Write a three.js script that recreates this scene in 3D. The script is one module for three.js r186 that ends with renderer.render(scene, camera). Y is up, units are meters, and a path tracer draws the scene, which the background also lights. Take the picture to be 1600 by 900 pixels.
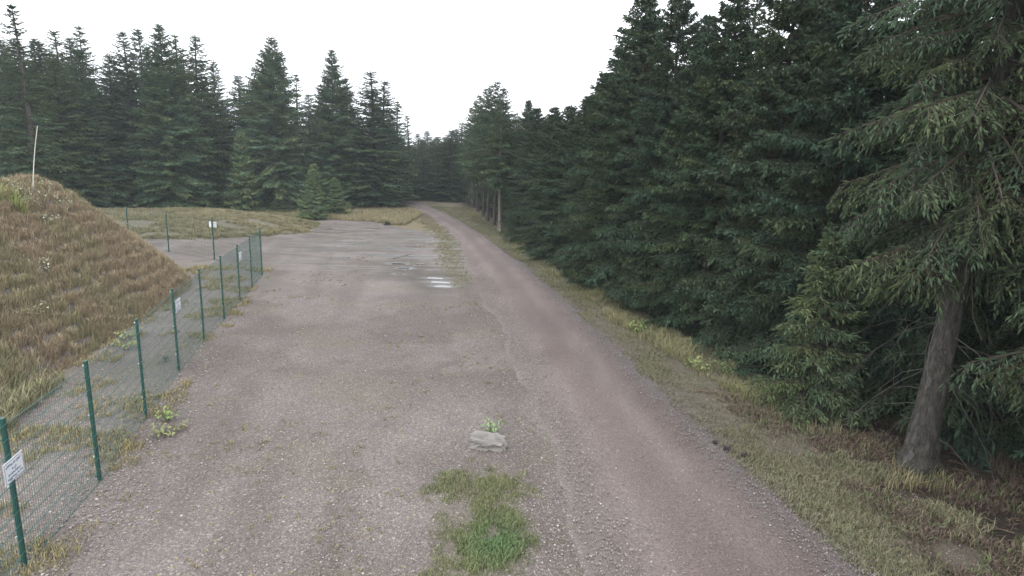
import * as THREE from 'three';
import { mergeGeometries, mergeVertices } from 'three/addons/utils/BufferGeometryUtils.js';
import { RoundedBoxGeometry } from 'three/addons/geometries/RoundedBoxGeometry.js';
import { ImprovedNoise } from 'three/addons/math/ImprovedNoise.js';

// ---------------------------------------------------------------- camera, sky, light, exposure
const SKY_L = 1.65;
const scene = new THREE.Scene();
const camera = new THREE.PerspectiveCamera(50.7, 16 / 9, 0.1, 1500);
camera.position.set(0, 5.35, 0);
camera.rotation.order = 'YXZ';
camera.rotation.set(THREE.MathUtils.degToRad(-12.2), 0, THREE.MathUtils.degToRad(2));
scene.add(camera);
const renderer = new THREE.WebGLRenderer({ antialias: true });
renderer.toneMapping = THREE.LinearToneMapping;
renderer.toneMappingExposure = 1.14;
renderer.shadowMap.enabled = true;
{ // overcast sky: bright everywhere, brighter towards the zenith
  const w = 64, h = 32, d = new Float32Array(w * h * 4);
  for (let j = 0; j < h; j++) for (let i = 0; i < w; i++) {
    const el = ((j + .5) / h - .5) * Math.PI, s = Math.max(0, Math.sin(el)), L = SKY_L * (1 + .55 * s), k = (j * w + i) * 4;
    d[k] = L * .965; d[k + 1] = L * .995; d[k + 2] = L * 1.04; d[k + 3] = 1;
  }
  const t = new THREE.DataTexture(d, w, h, THREE.RGBAFormat, THREE.FloatType);
  t.mapping = THREE.EquirectangularReflectionMapping; t.magFilter = t.minFilter = THREE.LinearFilter; t.needsUpdate = true;
  scene.background = t; scene.environment = t;
}
const sun = new THREE.DirectionalLight(0xfff4e6, 0.7);
sun.position.set(-30, 70, 25); sun.castShadow = true; sun.shadow.radius = 40;
sun.shadow.mapSize.set(2048, 2048);
Object.assign(sun.shadow.camera, { left: -60, right: 60, top: 60, bottom: -60, near: 1, far: 250 });
sun.target.position.set(-8, 0, -35); scene.add(sun, sun.target);
scene.fog = new THREE.FogExp2(0xdfe8ee, 0.0008);

// ---------------------------------------------------------------- helpers
function rng(seed) { let a = seed >>> 0; return () => { a = (a + 0x6D2B79F5) >>> 0; let t = Math.imul(a ^ (a >>> 15), 1 | a); t = (t + Math.imul(t ^ (t >>> 7), 61 | t)) ^ t; return ((t ^ (t >>> 14)) >>> 0) / 4294967296; }; }
const noiseGen = new ImprovedNoise();
const N = (x, y, z = 0.37) => noiseGen.noise(x + 100.13, y + 57.7, z);
const fbm = (x, y, o = 3) => { let s = 0, a = 1, f = 1; for (let i = 0; i < o; i++) { s += a * N(x * f, y * f, 0.37 + i * 3.1); a *= .5; f *= 2.03; } return s; };
const clamp = (v, a = 0, b = 1) => Math.min(b, Math.max(a, v));
const ss = (a, b, v) => { const t = clamp((v - a) / (b - a)); return t * t * (3 - 2 * t); };
const lerp = (a, b, t) => a + (b - a) * t;
const poly = (pts) => (f) => { if (f <= pts[0][0]) return pts[0][1]; for (let i = 1; i < pts.length; i++) if (f <= pts[i][0]) { const [a, b] = [pts[i - 1], pts[i]]; return lerp(a[1], b[1], (f - a[0]) / (b[0] - a[0])); } return pts[pts.length - 1][1]; };
const used = {};
function numbered(n) { const k = used[n] = (used[n] ?? -1) + 1; return k ? `${n}_${String(k).padStart(3, '0')}` : n; }
function tag(o, label, category, group, kind) { o.userData = { label, category }; if (group) o.userData.group = group; if (kind) o.userData.kind = kind; return o; }
function thing(name, label, category, [x, y, z] = [0, 0, 0], turn = 0, group) { const g = new THREE.Group(); g.name = numbered(name); g.position.set(x, y, z); g.rotation.y = turn; tag(g, label, category, group); scene.add(g); return g; }
function part(name, geo, mat, parent) { const m = new THREE.Mesh(geo, mat); m.name = name; parent.add(m); return m; }
function struct(name, geo, mat) { const m = new THREE.Mesh(geo, mat); m.name = name; m.userData.kind = 'structure'; scene.add(m); return m; }
function tube(pts, r0, r1, sides = 6, seg = pts.length - 1, round = true) { // tapered tube along points
  const c = new THREE.CatmullRomCurve3(pts.map(p => p.isVector3 ? p : new THREE.Vector3(...p)));
  const g = new THREE.TubeGeometry(c, seg, 1, sides, false), P = g.attributes.position, v = new THREE.Vector3(), q = new THREE.Vector3();
  for (let i = 0; i <= seg; i++) { c.getPointAt(i / seg, q); const r = typeof r0 === 'function' ? r0(i / seg) : lerp(r0, r1, i / seg);
    for (let j = 0; j <= sides; j++) { const k = i * (sides + 1) + j; v.fromBufferAttribute(P, k).sub(q).multiplyScalar(r).add(q); P.setXYZ(k, v.x, v.y, v.z); } }
  g.computeVertexNormals(); return g;
}
class Tris { // coloured flat triangles
  constructor() { this.p = []; this.c = []; }
  tri(a, b, c, col) { this.p.push(a[0], a[1], a[2], b[0], b[1], b[2], c[0], c[1], c[2]); for (let i = 0; i < 3; i++) this.c.push(col[0], col[1], col[2]); }
  geo() { const g = new THREE.BufferGeometry(); g.setAttribute('position', new THREE.Float32BufferAttribute(this.p, 3)); g.setAttribute('color', new THREE.Float32BufferAttribute(this.c, 3)); g.computeVertexNormals(); return g; }
}
const vadd = (a, b, s = 1) => [a[0] + b[0] * s, a[1] + b[1] * s, a[2] + b[2] * s];
const vcross = (a, b) => [a[1] * b[2] - a[2] * b[1], a[2] * b[0] - a[0] * b[2], a[0] * b[1] - a[1] * b[0]];
const vnorm = (a) => { const l = Math.hypot(...a) || 1; return [a[0] / l, a[1] / l, a[2] / l]; };

// ---------------------------------------------------------------- textures
function dataTex(size, fn, srgb) { // fn(i, j) -> [r, g, b] in 0..255
  const d = new Uint8Array(size * size * 4);
  for (let j = 0; j < size; j++) for (let i = 0; i < size; i++) { const c = fn(i, j), k = (j * size + i) * 4; d[k] = c[0]; d[k + 1] = c[1]; d[k + 2] = c[2]; d[k + 3] = 255; }
  const t = new THREE.DataTexture(d, size, size); t.wrapS = t.wrapT = THREE.RepeatWrapping; t.magFilter = THREE.LinearFilter; t.minFilter = THREE.LinearMipmapLinearFilter; t.generateMipmaps = true;
  if (srgb) t.colorSpace = THREE.SRGBColorSpace; t.needsUpdate = true; return t;
}
function stoneField(size, cells, seed) { // tiling stones: [height 0..1, tone 0..1] per pixel
  const R = rng(seed), px = new Float32Array(cells * cells), py = px.slice(), tone = px.slice(), big = px.slice();
  for (let i = 0; i < px.length; i++) { px[i] = R(); py[i] = R(); tone[i] = R(); big[i] = .35 + .65 * R() * R(); }
  const H = new Float32Array(size * size), T = H.slice();
  for (let j = 0; j < size; j++) for (let i = 0; i < size; i++) {
    const u = i / size * cells, v = j / size * cells, cu = Math.floor(u), cv = Math.floor(v); let best = 9, bi = 0, sec = 9;
    for (let b = -1; b <= 1; b++) for (let a = -1; a <= 1; a++) { const k = ((cv + b + cells) % cells) * cells + (cu + a + cells) % cells, dx = cu + a + px[k] - u, dy = cv + b + py[k] - v, d = Math.sqrt(dx * dx + dy * dy) / (.5 + big[k]); if (d < best) { sec = best; best = d; bi = k; } else if (d < sec) sec = d; }
    H[j * size + i] = clamp(1 - best * 1.1) * big[bi] + .15 * clamp((sec - best) * 3); T[j * size + i] = tone[bi];
  }
  return [H, T];
}
const TS = 1024;
const [sH, sT] = stoneField(TS, 88, 11), [fH, fT] = stoneField(TS, 230, 12); // over 3 m: stones of 3 cm and of 1.3 cm
const Rg = rng(3);
const gravelMap = dataTex(TS, (i, j) => { const k = j * TS + i, s = sH[k] > .42, t = s ? sT[k] : fT[k], o = s ? 1 : .88; const v = 255 * clamp((.66 + .3 * t + (t > .95 ? .16 : 0)) * o - .05 * Rg()); const w = s ? sT[(k + 991) % (TS * TS)] : fT[k]; return [v, v * (.965 + .035 * w), v * (.95 + .06 * (1 - w))]; }, true);
const gravelBump = dataTex(TS, (i, j) => { const k = j * TS + i, v = 255 * clamp(.2 * fH[k] + .8 * sH[k]); return [v, v, v]; });
const Rf = rng(4);
const fineMap = dataTex(TS, (i, j) => { const k = j * TS + i, t = fT[k]; const v = 255 * clamp(.68 + .26 * t + (sT[k] > .97 && sH[k] > .45 ? .25 : 0) - .05 * Rf()); return [v, v * .985, v * .98]; }, true);
const turfMap = (() => { const R = rng(8), a = new Float32Array(TS * TS).fill(.72), tint = new Float32Array(TS * TS);
  for (let n = 0; n < 42000; n++) { let x = R() * TS, y = R() * TS, d = R() * 6.28, l = 10 + R() * 30, v = .55 + .45 * R(), c = R(); for (let s = 0; s < l; s++) { const k = ((y | 0) & (TS - 1)) * TS + ((x | 0) & (TS - 1)); a[k] = v; tint[k] = c; x += Math.cos(d); y += Math.sin(d); d += (R() - .5) * .12; } }
  return dataTex(TS, (i, j) => { const k = j * TS + i, v = a[k] * 255, c = tint[k]; return [v * (.95 + .05 * c), v * (.97 - .03 * c), v * (.9 - .04 * c)]; }, true); })();
const barkMaps = (() => { const S = 512, R = rng(21), h = new Float32Array(S * S);
  const P = (i, j, f, g) => { const u = i / S * Math.PI * 2, r = f / 6.283; return noiseGen.noise(Math.cos(u) * r * 2 + 50, Math.sin(u) * r * 2 + 50, j / S * g); };
  for (let j = 0; j < S; j++) for (let i = 0; i < S; i++) { const w = P(i, j, 14, 9) * .6 + P(i, j, 34, 26) * .4, plate = Math.abs(P(i, j, 22, 12)); h[j * S + i] = clamp(.35 + .55 * w + .7 * Math.min(plate, .35)); }
  return [dataTex(S, (i, j) => { const v = h[j * S + i], lich = P(i, j, 9, 5) > .28 ? .16 : 0; const b = 255 * clamp(.45 + .5 * v + lich); return [b, b * .97, b * (.93 + lich * .3)]; }, true), dataTex(S, (i, j) => { const b = 255 * h[j * S + i]; return [b, b, b]; })]; })();

// ---------------------------------------------------------------- materials
const std = (o) => new THREE.MeshStandardMaterial({ roughness: .95, ...o });
const M = {
  yard: std({ map: gravelMap, roughnessMap: null, bumpMap: gravelBump, bumpScale: .014, vertexColors: true, roughness: .9 }),
  track: std({ map: fineMap, bumpMap: gravelBump, bumpScale: .004, vertexColors: true, roughness: .85 }),
  soil: std({ map: turfMap, bumpMap: turfMap, bumpScale: .02, vertexColors: true }),
  leaf: std({ vertexColors: true, roughness: .85, side: THREE.DoubleSide }),
  needle: new THREE.MeshPhysicalMaterial({ vertexColors: true, roughness: .8, specularIntensity: .35, side: THREE.DoubleSide }),
  needleWarm: new THREE.MeshPhysicalMaterial({ vertexColors: true, color: new THREE.Color().setRGB(1.08, 1.03, .86), roughness: .8, specularIntensity: .35, side: THREE.DoubleSide }),
  needleCool: new THREE.MeshPhysicalMaterial({ vertexColors: true, color: new THREE.Color().setRGB(.9, .97, .95), roughness: .8, specularIntensity: .35, side: THREE.DoubleSide }),
  needleDark: new THREE.MeshPhysicalMaterial({ vertexColors: true, color: new THREE.Color().setRGB(.78, .8, .74), roughness: .8, specularIntensity: .35, side: THREE.DoubleSide }),
  twig: std({ color: new THREE.Color().setRGB(.075, .058, .047), roughness: 1 }),
  bark: std({ color: new THREE.Color().setRGB(.15, .137, .125), map: barkMaps[0], bumpMap: barkMaps[1], bumpScale: .02, roughness: 1 }),
  greyBark: std({ color: new THREE.Color().setRGB(.115, .112, .108), map: barkMaps[0], bumpMap: barkMaps[1], bumpScale: .03, roughness: 1 }),
  paleBark: std({ color: new THREE.Color().setRGB(.36, .345, .31), map: barkMaps[0], bumpMap: barkMaps[1], bumpScale: .015, roughness: 1 }),
  green: std({ color: new THREE.Color().setRGB(.012, .075, .062), roughness: .42 }),
  wire: std({ color: new THREE.Color().setRGB(.035, .105, .092), roughness: .4 }),
  zinc: std({ color: new THREE.Color().setRGB(.42, .5, .49), roughness: .4, metalness: .5 }),
  plate: std({ color: new THREE.Color().setRGB(.72, .74, .76), roughness: .4 }),
  pole: std({ color: new THREE.Color().setRGB(.72, .71, .62), roughness: .5 }),
  stone: std({ vertexColors: true, roughness: .95, bumpMap: gravelBump, bumpScale: .006 }),
  wood: std({ color: new THREE.Color().setRGB(.05, .042, .036), map: barkMaps[0], bumpMap: barkMaps[1], bumpScale: .02 }),
  water: std({ color: new THREE.Color().setRGB(.05, .055, .055), roughness: .03 }),
};

// ---------------------------------------------------------------- the lie of the land (f = metres ahead of the camera, z = -f)
const roadL = poly([[0, 1.5], [7, 1.02], [10.5, .72], [15.7, .05], [24.5, -1.45], [32.5, -2.66], [41.8, -4.33], [54.7, -8.0], [66, -12.4], [75, -18], [82, -26], [90, -40]]);
const roadR = poly([[0, 5.4], [7.2, 4.78], [10.8, 4.05], [16, 3.25], [25, 1.67], [33, -.06], [44, -2.71], [55.5, -6.06], [66, -9.8], [76, -14], [86, -22], [95, -40]]);
const woodR = poly([[0, 7.6], [5, 7.6], [8, 7.5], [10.2, 7.3], [12.85, 6.4], [15, 5.9], [19.8, 4.4], [29.6, 2.2], [42.8, -.8], [59.6, -4.0], [75, -8.5], [90, -12]]);
const woodL = (x) => x < -38 ? 46 : x < -30 ? lerp(46, 50, (x + 38) / 8) : x < -23.6 ? lerp(50, 53.2, (x + 30) / 6.4) : lerp(53.2, 58, clamp((x + 23.6) / 11.6)); // f of the left wood's edge
const puddles = [[-3.28, 26.1, .44, .13], [-3.05, 25.25, .5, .17], [-2.83, 24.5, .4, .17], [-5.58, 29.3, .42, .16], [-5.06, 28.2, .3, .17], [-5.1, 26.75, .2, .1]]; // x, f, half sizes
function moundY(x, f) { // heathery bank behind the fence
  const c = Math.cos(-.0656), s = Math.sin(-.0656), ux = -.25 * c - .968 * s, uz = -.25 * s + .968 * c;
  let a = (x + 16.22) * ux + (f - 20.49) * uz; const b = (x + 16.22) * uz - (f - 20.49) * ux;
  a = a > 0 ? a * .693 : a < -9 ? a + 9 : 0;
  const d = Math.hypot(a, b) / 4.26, r0 = Math.hypot(1, .127);
  return 4.01 * (r0 - Math.hypot(d, .127)) / (r0 - .127);
}
const bankShape = (x, f) => 1 - Math.hypot((x + 23.5) / 9.8, (f - 41.5) / 7.3) + .18 * fbm(x * .22, f * .22); // low turf bank on the yard
const yardIn = (x, f) => Math.min(roadL(f) + .5 - x, 47.5 + .6 * N(x * .5, 3) + (x < -12 ? (x + 12) * -.02 : 0) - f - ss(-12, -6, x) * 5, x + 46, f - 1); // metres inside the yard
const trackIn = (x, f) => Math.min(x - roadL(f), roadR(f) - x) + .12 * fbm(x * 1.2, f * 1.2) + .22 * fbm(x * .9 + 4, f * .45) * ss(.5, 0, (x - roadL(f)) / 2);
function yardY(x, f) { let y = .035 + .012 * fbm(x * .8, f * .8, 2) + .02 * N(x * .17, f * .17);
  for (const [px, pf, a, b] of puddles) { const d = Math.hypot((x - px) / (a * 1.15), (f - pf) / (b * 1.4)) + .35 * N(x * 5, f * 5); y = lerp(.012, y, ss(.55, 1.25, d)); }
  return y; }

function sheet(name, [x0, x1, f0, f1], step, inside, height, colour, mat, uvm, keep = -.5) {
  const nx = Math.ceil((x1 - x0) / step), nf = Math.ceil((f1 - f0) / step), id = new Map(), P = [], C = [], U = [], I = [];
  const vert = (i, j) => { const k = j * (nx + 1) + i; if (id.has(k)) return id.get(k); const x = x0 + i * step, f = f0 + j * step; const n = P.length / 3; id.set(k, n); P.push(x, height(x, f), -f); C.push(...colour(x, f)); U.push(x / uvm, f / uvm); return n; };
  for (let j = 0; j < nf; j++) for (let i = 0; i < nx; i++) { const x = x0 + (i + .5) * step, f = f0 + (j + .5) * step; if (inside(x, f) < keep) continue; const a = vert(i, j), b = vert(i + 1, j), c = vert(i + 1, j + 1), d = vert(i, j + 1); I.push(a, b, c, a, c, d); }
  const g = new THREE.BufferGeometry(); g.setAttribute('position', new THREE.Float32BufferAttribute(P, 3)); g.setAttribute('color', new THREE.Float32BufferAttribute(C, 3)); g.setAttribute('uv', new THREE.Float32BufferAttribute(U, 2)); g.setIndex(I); g.computeVertexNormals();
  if (mat === M.yard) g.setAttribute('uv1', new THREE.Float32BufferAttribute(U.map((v, k) => k % 2 ? (v * uvm - 1) / 48 : (v * uvm + 46) / 48), 2));
  return struct(name, g, mat);
}
const wetStreak = (x, f) => ss(.0, .3, N((x + f * .35) * .3, (f - x * .12) * 2.1) + .4 * N(x * 2, f * 3)) * ss(25, 30, f) * (1 - ss(43, 47, f)) * ss(-16, -12, x); // wet wheel marks on the yard
const mixc = (a, b, t) => [lerp(a[0], b[0], t), lerp(a[1], b[1], t), lerp(a[2], b[2], t)];
const mul = (c, k) => [c[0] * k, c[1] * k, c[2] * k];

{ const S = 1024, d = new Uint8Array(S * S * 4); // rain-wet places are smoother; looked up with the yard's second uv
  for (let j = 0; j < S; j++) for (let i = 0; i < S; i++) { const x = -46 + 48 * (i + .5) / S, f = 1 + 48 * (j + .5) / S, k = (j * S + i) * 4; let r = .92 - .62 * wetStreak(x, f); for (const [px, pf, a, b] of puddles) r = Math.min(r, .35 + .55 * ss(.6, 1.8, Math.hypot((x - px) / (a * 1.5), (f - pf) / (b * 2.2)))); d[k] = d[k + 1] = d[k + 2] = 255 * r; d[k + 3] = 255; }
  const t = new THREE.DataTexture(d, S, S); t.magFilter = t.minFilter = THREE.LinearFilter; t.channel = 1; t.needsUpdate = true; M.yard.roughnessMap = t; M.yard.roughness = 1; }
{ // ground: one sheet to the horizon; turf along the track, needle litter inside the woods
  const xs = [], fs = []; for (let v = -40; v <= 16; v += .5) xs.push(v); for (let v = 18, d = 2; v < 420; v += d, d *= 1.35) { xs.push(v); xs.unshift(-v - 24); }
  for (let v = -2; v <= 70; v += .5) fs.push(v); for (let v = 72, d = 2; v < 620; v += d, d *= 1.3) fs.push(v); for (let v = -4, d = 2; v > -120; v -= d, d *= 1.5) fs.unshift(v);
  const P = [], C = [], U = [], I = [], nx = xs.length;
  fs.forEach((f, j) => xs.forEach((x, i) => {
    const far = Math.max(Math.abs(x + 8) - 90, f - 130, 0); P.push(x, .00002 * far * far * (.6 + .4 * N(x * .01, f * .01)) , -f); U.push(x / 2.2, f / 2.2);
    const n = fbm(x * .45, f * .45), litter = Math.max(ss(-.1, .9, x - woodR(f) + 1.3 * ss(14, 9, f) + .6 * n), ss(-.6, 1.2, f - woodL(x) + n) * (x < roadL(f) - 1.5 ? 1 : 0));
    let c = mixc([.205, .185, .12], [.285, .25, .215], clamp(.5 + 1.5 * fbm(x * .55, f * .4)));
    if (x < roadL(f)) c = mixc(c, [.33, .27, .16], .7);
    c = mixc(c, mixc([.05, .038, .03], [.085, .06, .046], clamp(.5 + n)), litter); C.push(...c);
  }));
  for (let j = 0; j + 1 < fs.length; j++) for (let i = 0; i + 1 < nx; i++) { const a = j * nx + i, b = a + 1, d = a + nx, c = d + 1; I.push(a, b, c, a, c, d); }
  const g = new THREE.BufferGeometry(); g.setAttribute('position', new THREE.Float32BufferAttribute(P, 3)); g.setAttribute('color', new THREE.Float32BufferAttribute(C, 3)); g.setAttribute('uv', new THREE.Float32BufferAttribute(U, 2)); g.setIndex(I); g.computeVertexNormals();
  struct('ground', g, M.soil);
}
const grassPatch = (x, f) => { // worn grass between yard and track at the camera's foot
  const a = 1 - Math.hypot((x + .28) / 1.05, (f - 7.3) / 3.5); return .9 * a + .55 * fbm(x * 1.3, f * 1.3) - .08; };
const stripL = (x, f) => ss(20, 30, f) * (1 - Math.abs(x - roadL(f) + .75) / (.6 + .035 * (f - 20))) + .4 * N(x * 1.1, f * .6); // grass strip on the track's left
sheet('gravel_yard', [-46, 1.6, 1, 48.6], .2, yardIn, (x, f) => { const e = yardIn(x, f); return lerp(-.03, yardY(x, f), ss(-.35, .25, e + .25 * fbm(x * 1.5, f * 1.5))); }, (x, f) => {
  const n = fbm(x * .35, f * .35), m = fbm(x * 1.4, f * 1.4); let c = mixc([.23, .199, .184], [.318, .281, .264], clamp(.5 + .9 * n + .5 * m));
  const dirt = ss(.05, .5, fbm(x * .3 + 9, f * .3) + .35 * m) * ss(12, 15, f) + ss(.1, .4, N((x + .22 * f) * 1.1, f * .12) + .3 * m) * .6; c = mixc(c, [.15, .126, .11], .68 * clamp(dirt)); c = mixc(c, [.22, .2, .13], .35 * ss(.1, .5, fbm(x * .5 + 30, f * .5) + .3 * m));
  c = mixc(c, [.13, .125, .127], .6 * wetStreak(x, f)); c = mixc(c, [.14, .115, .1], .55 * ss(.15, .45, N((x + f * .3) * .55 + 20, (f - x * .1) * 1.9) + .35 * m) * ss(24, 30, f));
  for (const [px, pf] of puddles) c = mixc(c, [.13, .115, .1], .6 * (1 - ss(.4, 1.7, Math.hypot(x - px, (f - pf) * .8) + .5 * m)));
  const g = Math.max(ss(0, .5, grassPatch(x, f)), .8 * ss(.1, .5, stripL(x, f))); return mixc(c, [.2, .19, .105], .5 * g);
}, M.yard, 3);
sheet('gravel_track', [-40, 6, 1, 95], .2, trackIn, (x, f) => lerp(-.02, .058 + .012 * N(x * 1.1, f * .8) - .025 * (Math.exp(-(((x - lerp(roadL(f), roadR(f), .27)) / .4) ** 2)) + Math.exp(-(((x - lerp(roadL(f), roadR(f), .72)) / .4) ** 2))), ss(-.3, .3, trackIn(x, f))), (x, f) => {
  const l = roadL(f), r = roadR(f), t = (x - l) / (r - l), n = fbm(x * .8, f * .3), m = fbm(x * 2.5, f * 1.2);
  let c = mixc([.185, .142, .13], [.245, .195, .182], clamp(.5 + .9 * n + .4 * m));
  const tw = t + .03 * N(x * .4, f * .25), rut = Math.exp(-(((tw - .27) / .075) ** 2)) + .85 * Math.exp(-(((tw - .68) / .08) ** 2)); c = mixc(c, [.3, .252, .236], .7 * clamp(rut * (.9 + n))); c = mixc(c, [.17, .135, .125], .4 * Math.exp(-(((tw - .48) / .1) ** 2)) * clamp(.7 + 1.5 * m));
  const edge = ss(.8, .95, t + .08 * m); c = mixc(c, [.19, .172, .172], .75 * edge); c = mixc(c, mixc([.19, .165, .148], [.26, .228, .208], clamp(.5 + n)), ss(.36, .04, t + .12 * m + .1 * n) * ss(30, 18, f)); return mixc(c, [.16, .125, .12], .45 * ss(.15, .5, fbm(x * 1.1 + 5, f * .22)));
}, M.track, 3);
{ // heathery bank
  const h = (x, f) => { const y = moundY(x, f); return y + (y > .1 ? .05 * fbm(x * 1.5, f * 1.5) : 0); };
  sheet('earth_mound', [-30, -9, 1, 28], .25, (x, f) => moundY(x, f), h, (x, f) => mixc([.2, .18, .165], [.27, .245, .235], clamp(.5 + fbm(x, f))), M.yard, 3, -.35);
}
sheet('turf_bank', [-35, -12, 33, 50], .25, bankShape, (x, f) => -.02 + .55 * ss(-.04, .5, bankShape(x, f)) + .12 * ss(-.02, .06, bankShape(x, f)) + .03 * fbm(x, f), (x, f) => { const n = fbm(x * .6, f * .9), m = ss(.12, .4, fbm(x * .5 + 7, f * 1.1)); return mixc(mixc([.15, .13, .06], [.21, .18, .1], clamp(.5 + n)), [.25, .23, .21], .8 * m); }, M.soil, 2, -.25);
for (const [x, f, a, b] of puddles) { // rain water in the hollows
  const s = new THREE.Shape(); for (let i = 0; i < 28; i++) { const t = i / 28 * 6.2832, r = 1.15 + .75 * N(x * 3 + Math.cos(t) * 1.9, f * 2 + Math.sin(t) * 1.9) + .3 * N(Math.cos(t) * 5 + x, Math.sin(t) * 5); s[i ? 'lineTo' : 'moveTo'](Math.cos(t) * a * r, Math.sin(t) * b * r); }
  const m = struct(numbered('puddle'), new THREE.ShapeGeometry(s), M.water); m.rotation.x = -Math.PI / 2; m.position.set(x, .024, -f);
}

// ---------------------------------------------------------------- spruces
const UP = [0, 1, 0];
function spindle(T, p, d, len, w, col, three) { // one shoot: a tapered bundle of needles
  let s = vnorm(vcross(d, Math.abs(d[1]) > .9 ? [1, 0, 0] : UP)), u = vcross(s, d); const m = vadd(p, d, len * .45), q = vadd(p, d, len);
  if (three) { const a = vadd(m, s, w), b = vadd(vadd(m, s, -.5 * w), u, .87 * w), c = vadd(vadd(m, s, -.5 * w), u, -.87 * w);
    T.tri(p, b, a, col); T.tri(p, c, b, col); T.tri(p, a, c, col); T.tri(q, a, b, col); T.tri(q, b, c, col); T.tri(q, c, a, col);
  } else { const a = vadd(m, s, w), b = vadd(m, s, -w), c = vadd(m, u, w * .7), e = vadd(m, u, -w * .7); T.tri(p, a, q, col); T.tri(p, q, b, col); T.tri(p, c, q, col); T.tri(p, q, e, col); }
}
function stick(T, p, q, r0, r1, col) { // thin three-sided branch
  const d = vnorm([q[0] - p[0], q[1] - p[1], q[2] - p[2]]), s = vnorm(vcross(d, Math.abs(d[1]) > .9 ? [1, 0, 0] : UP)), u = vcross(s, d), A = [], B = [];
  for (let k = 0; k < 3; k++) { const a = k * 2.094, c = Math.cos(a), e = Math.sin(a); A.push(vadd(vadd(p, s, c * r0), u, e * r0)); B.push(vadd(vadd(q, s, c * r1), u, e * r1)); }
  for (let k = 0; k < 3; k++) { const n = (k + 1) % 3; T.tri(A[k], A[n], B[n], col); T.tri(A[k], B[n], B[k], col); }
}
const BROWN = [.09, .07, .055];
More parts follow.
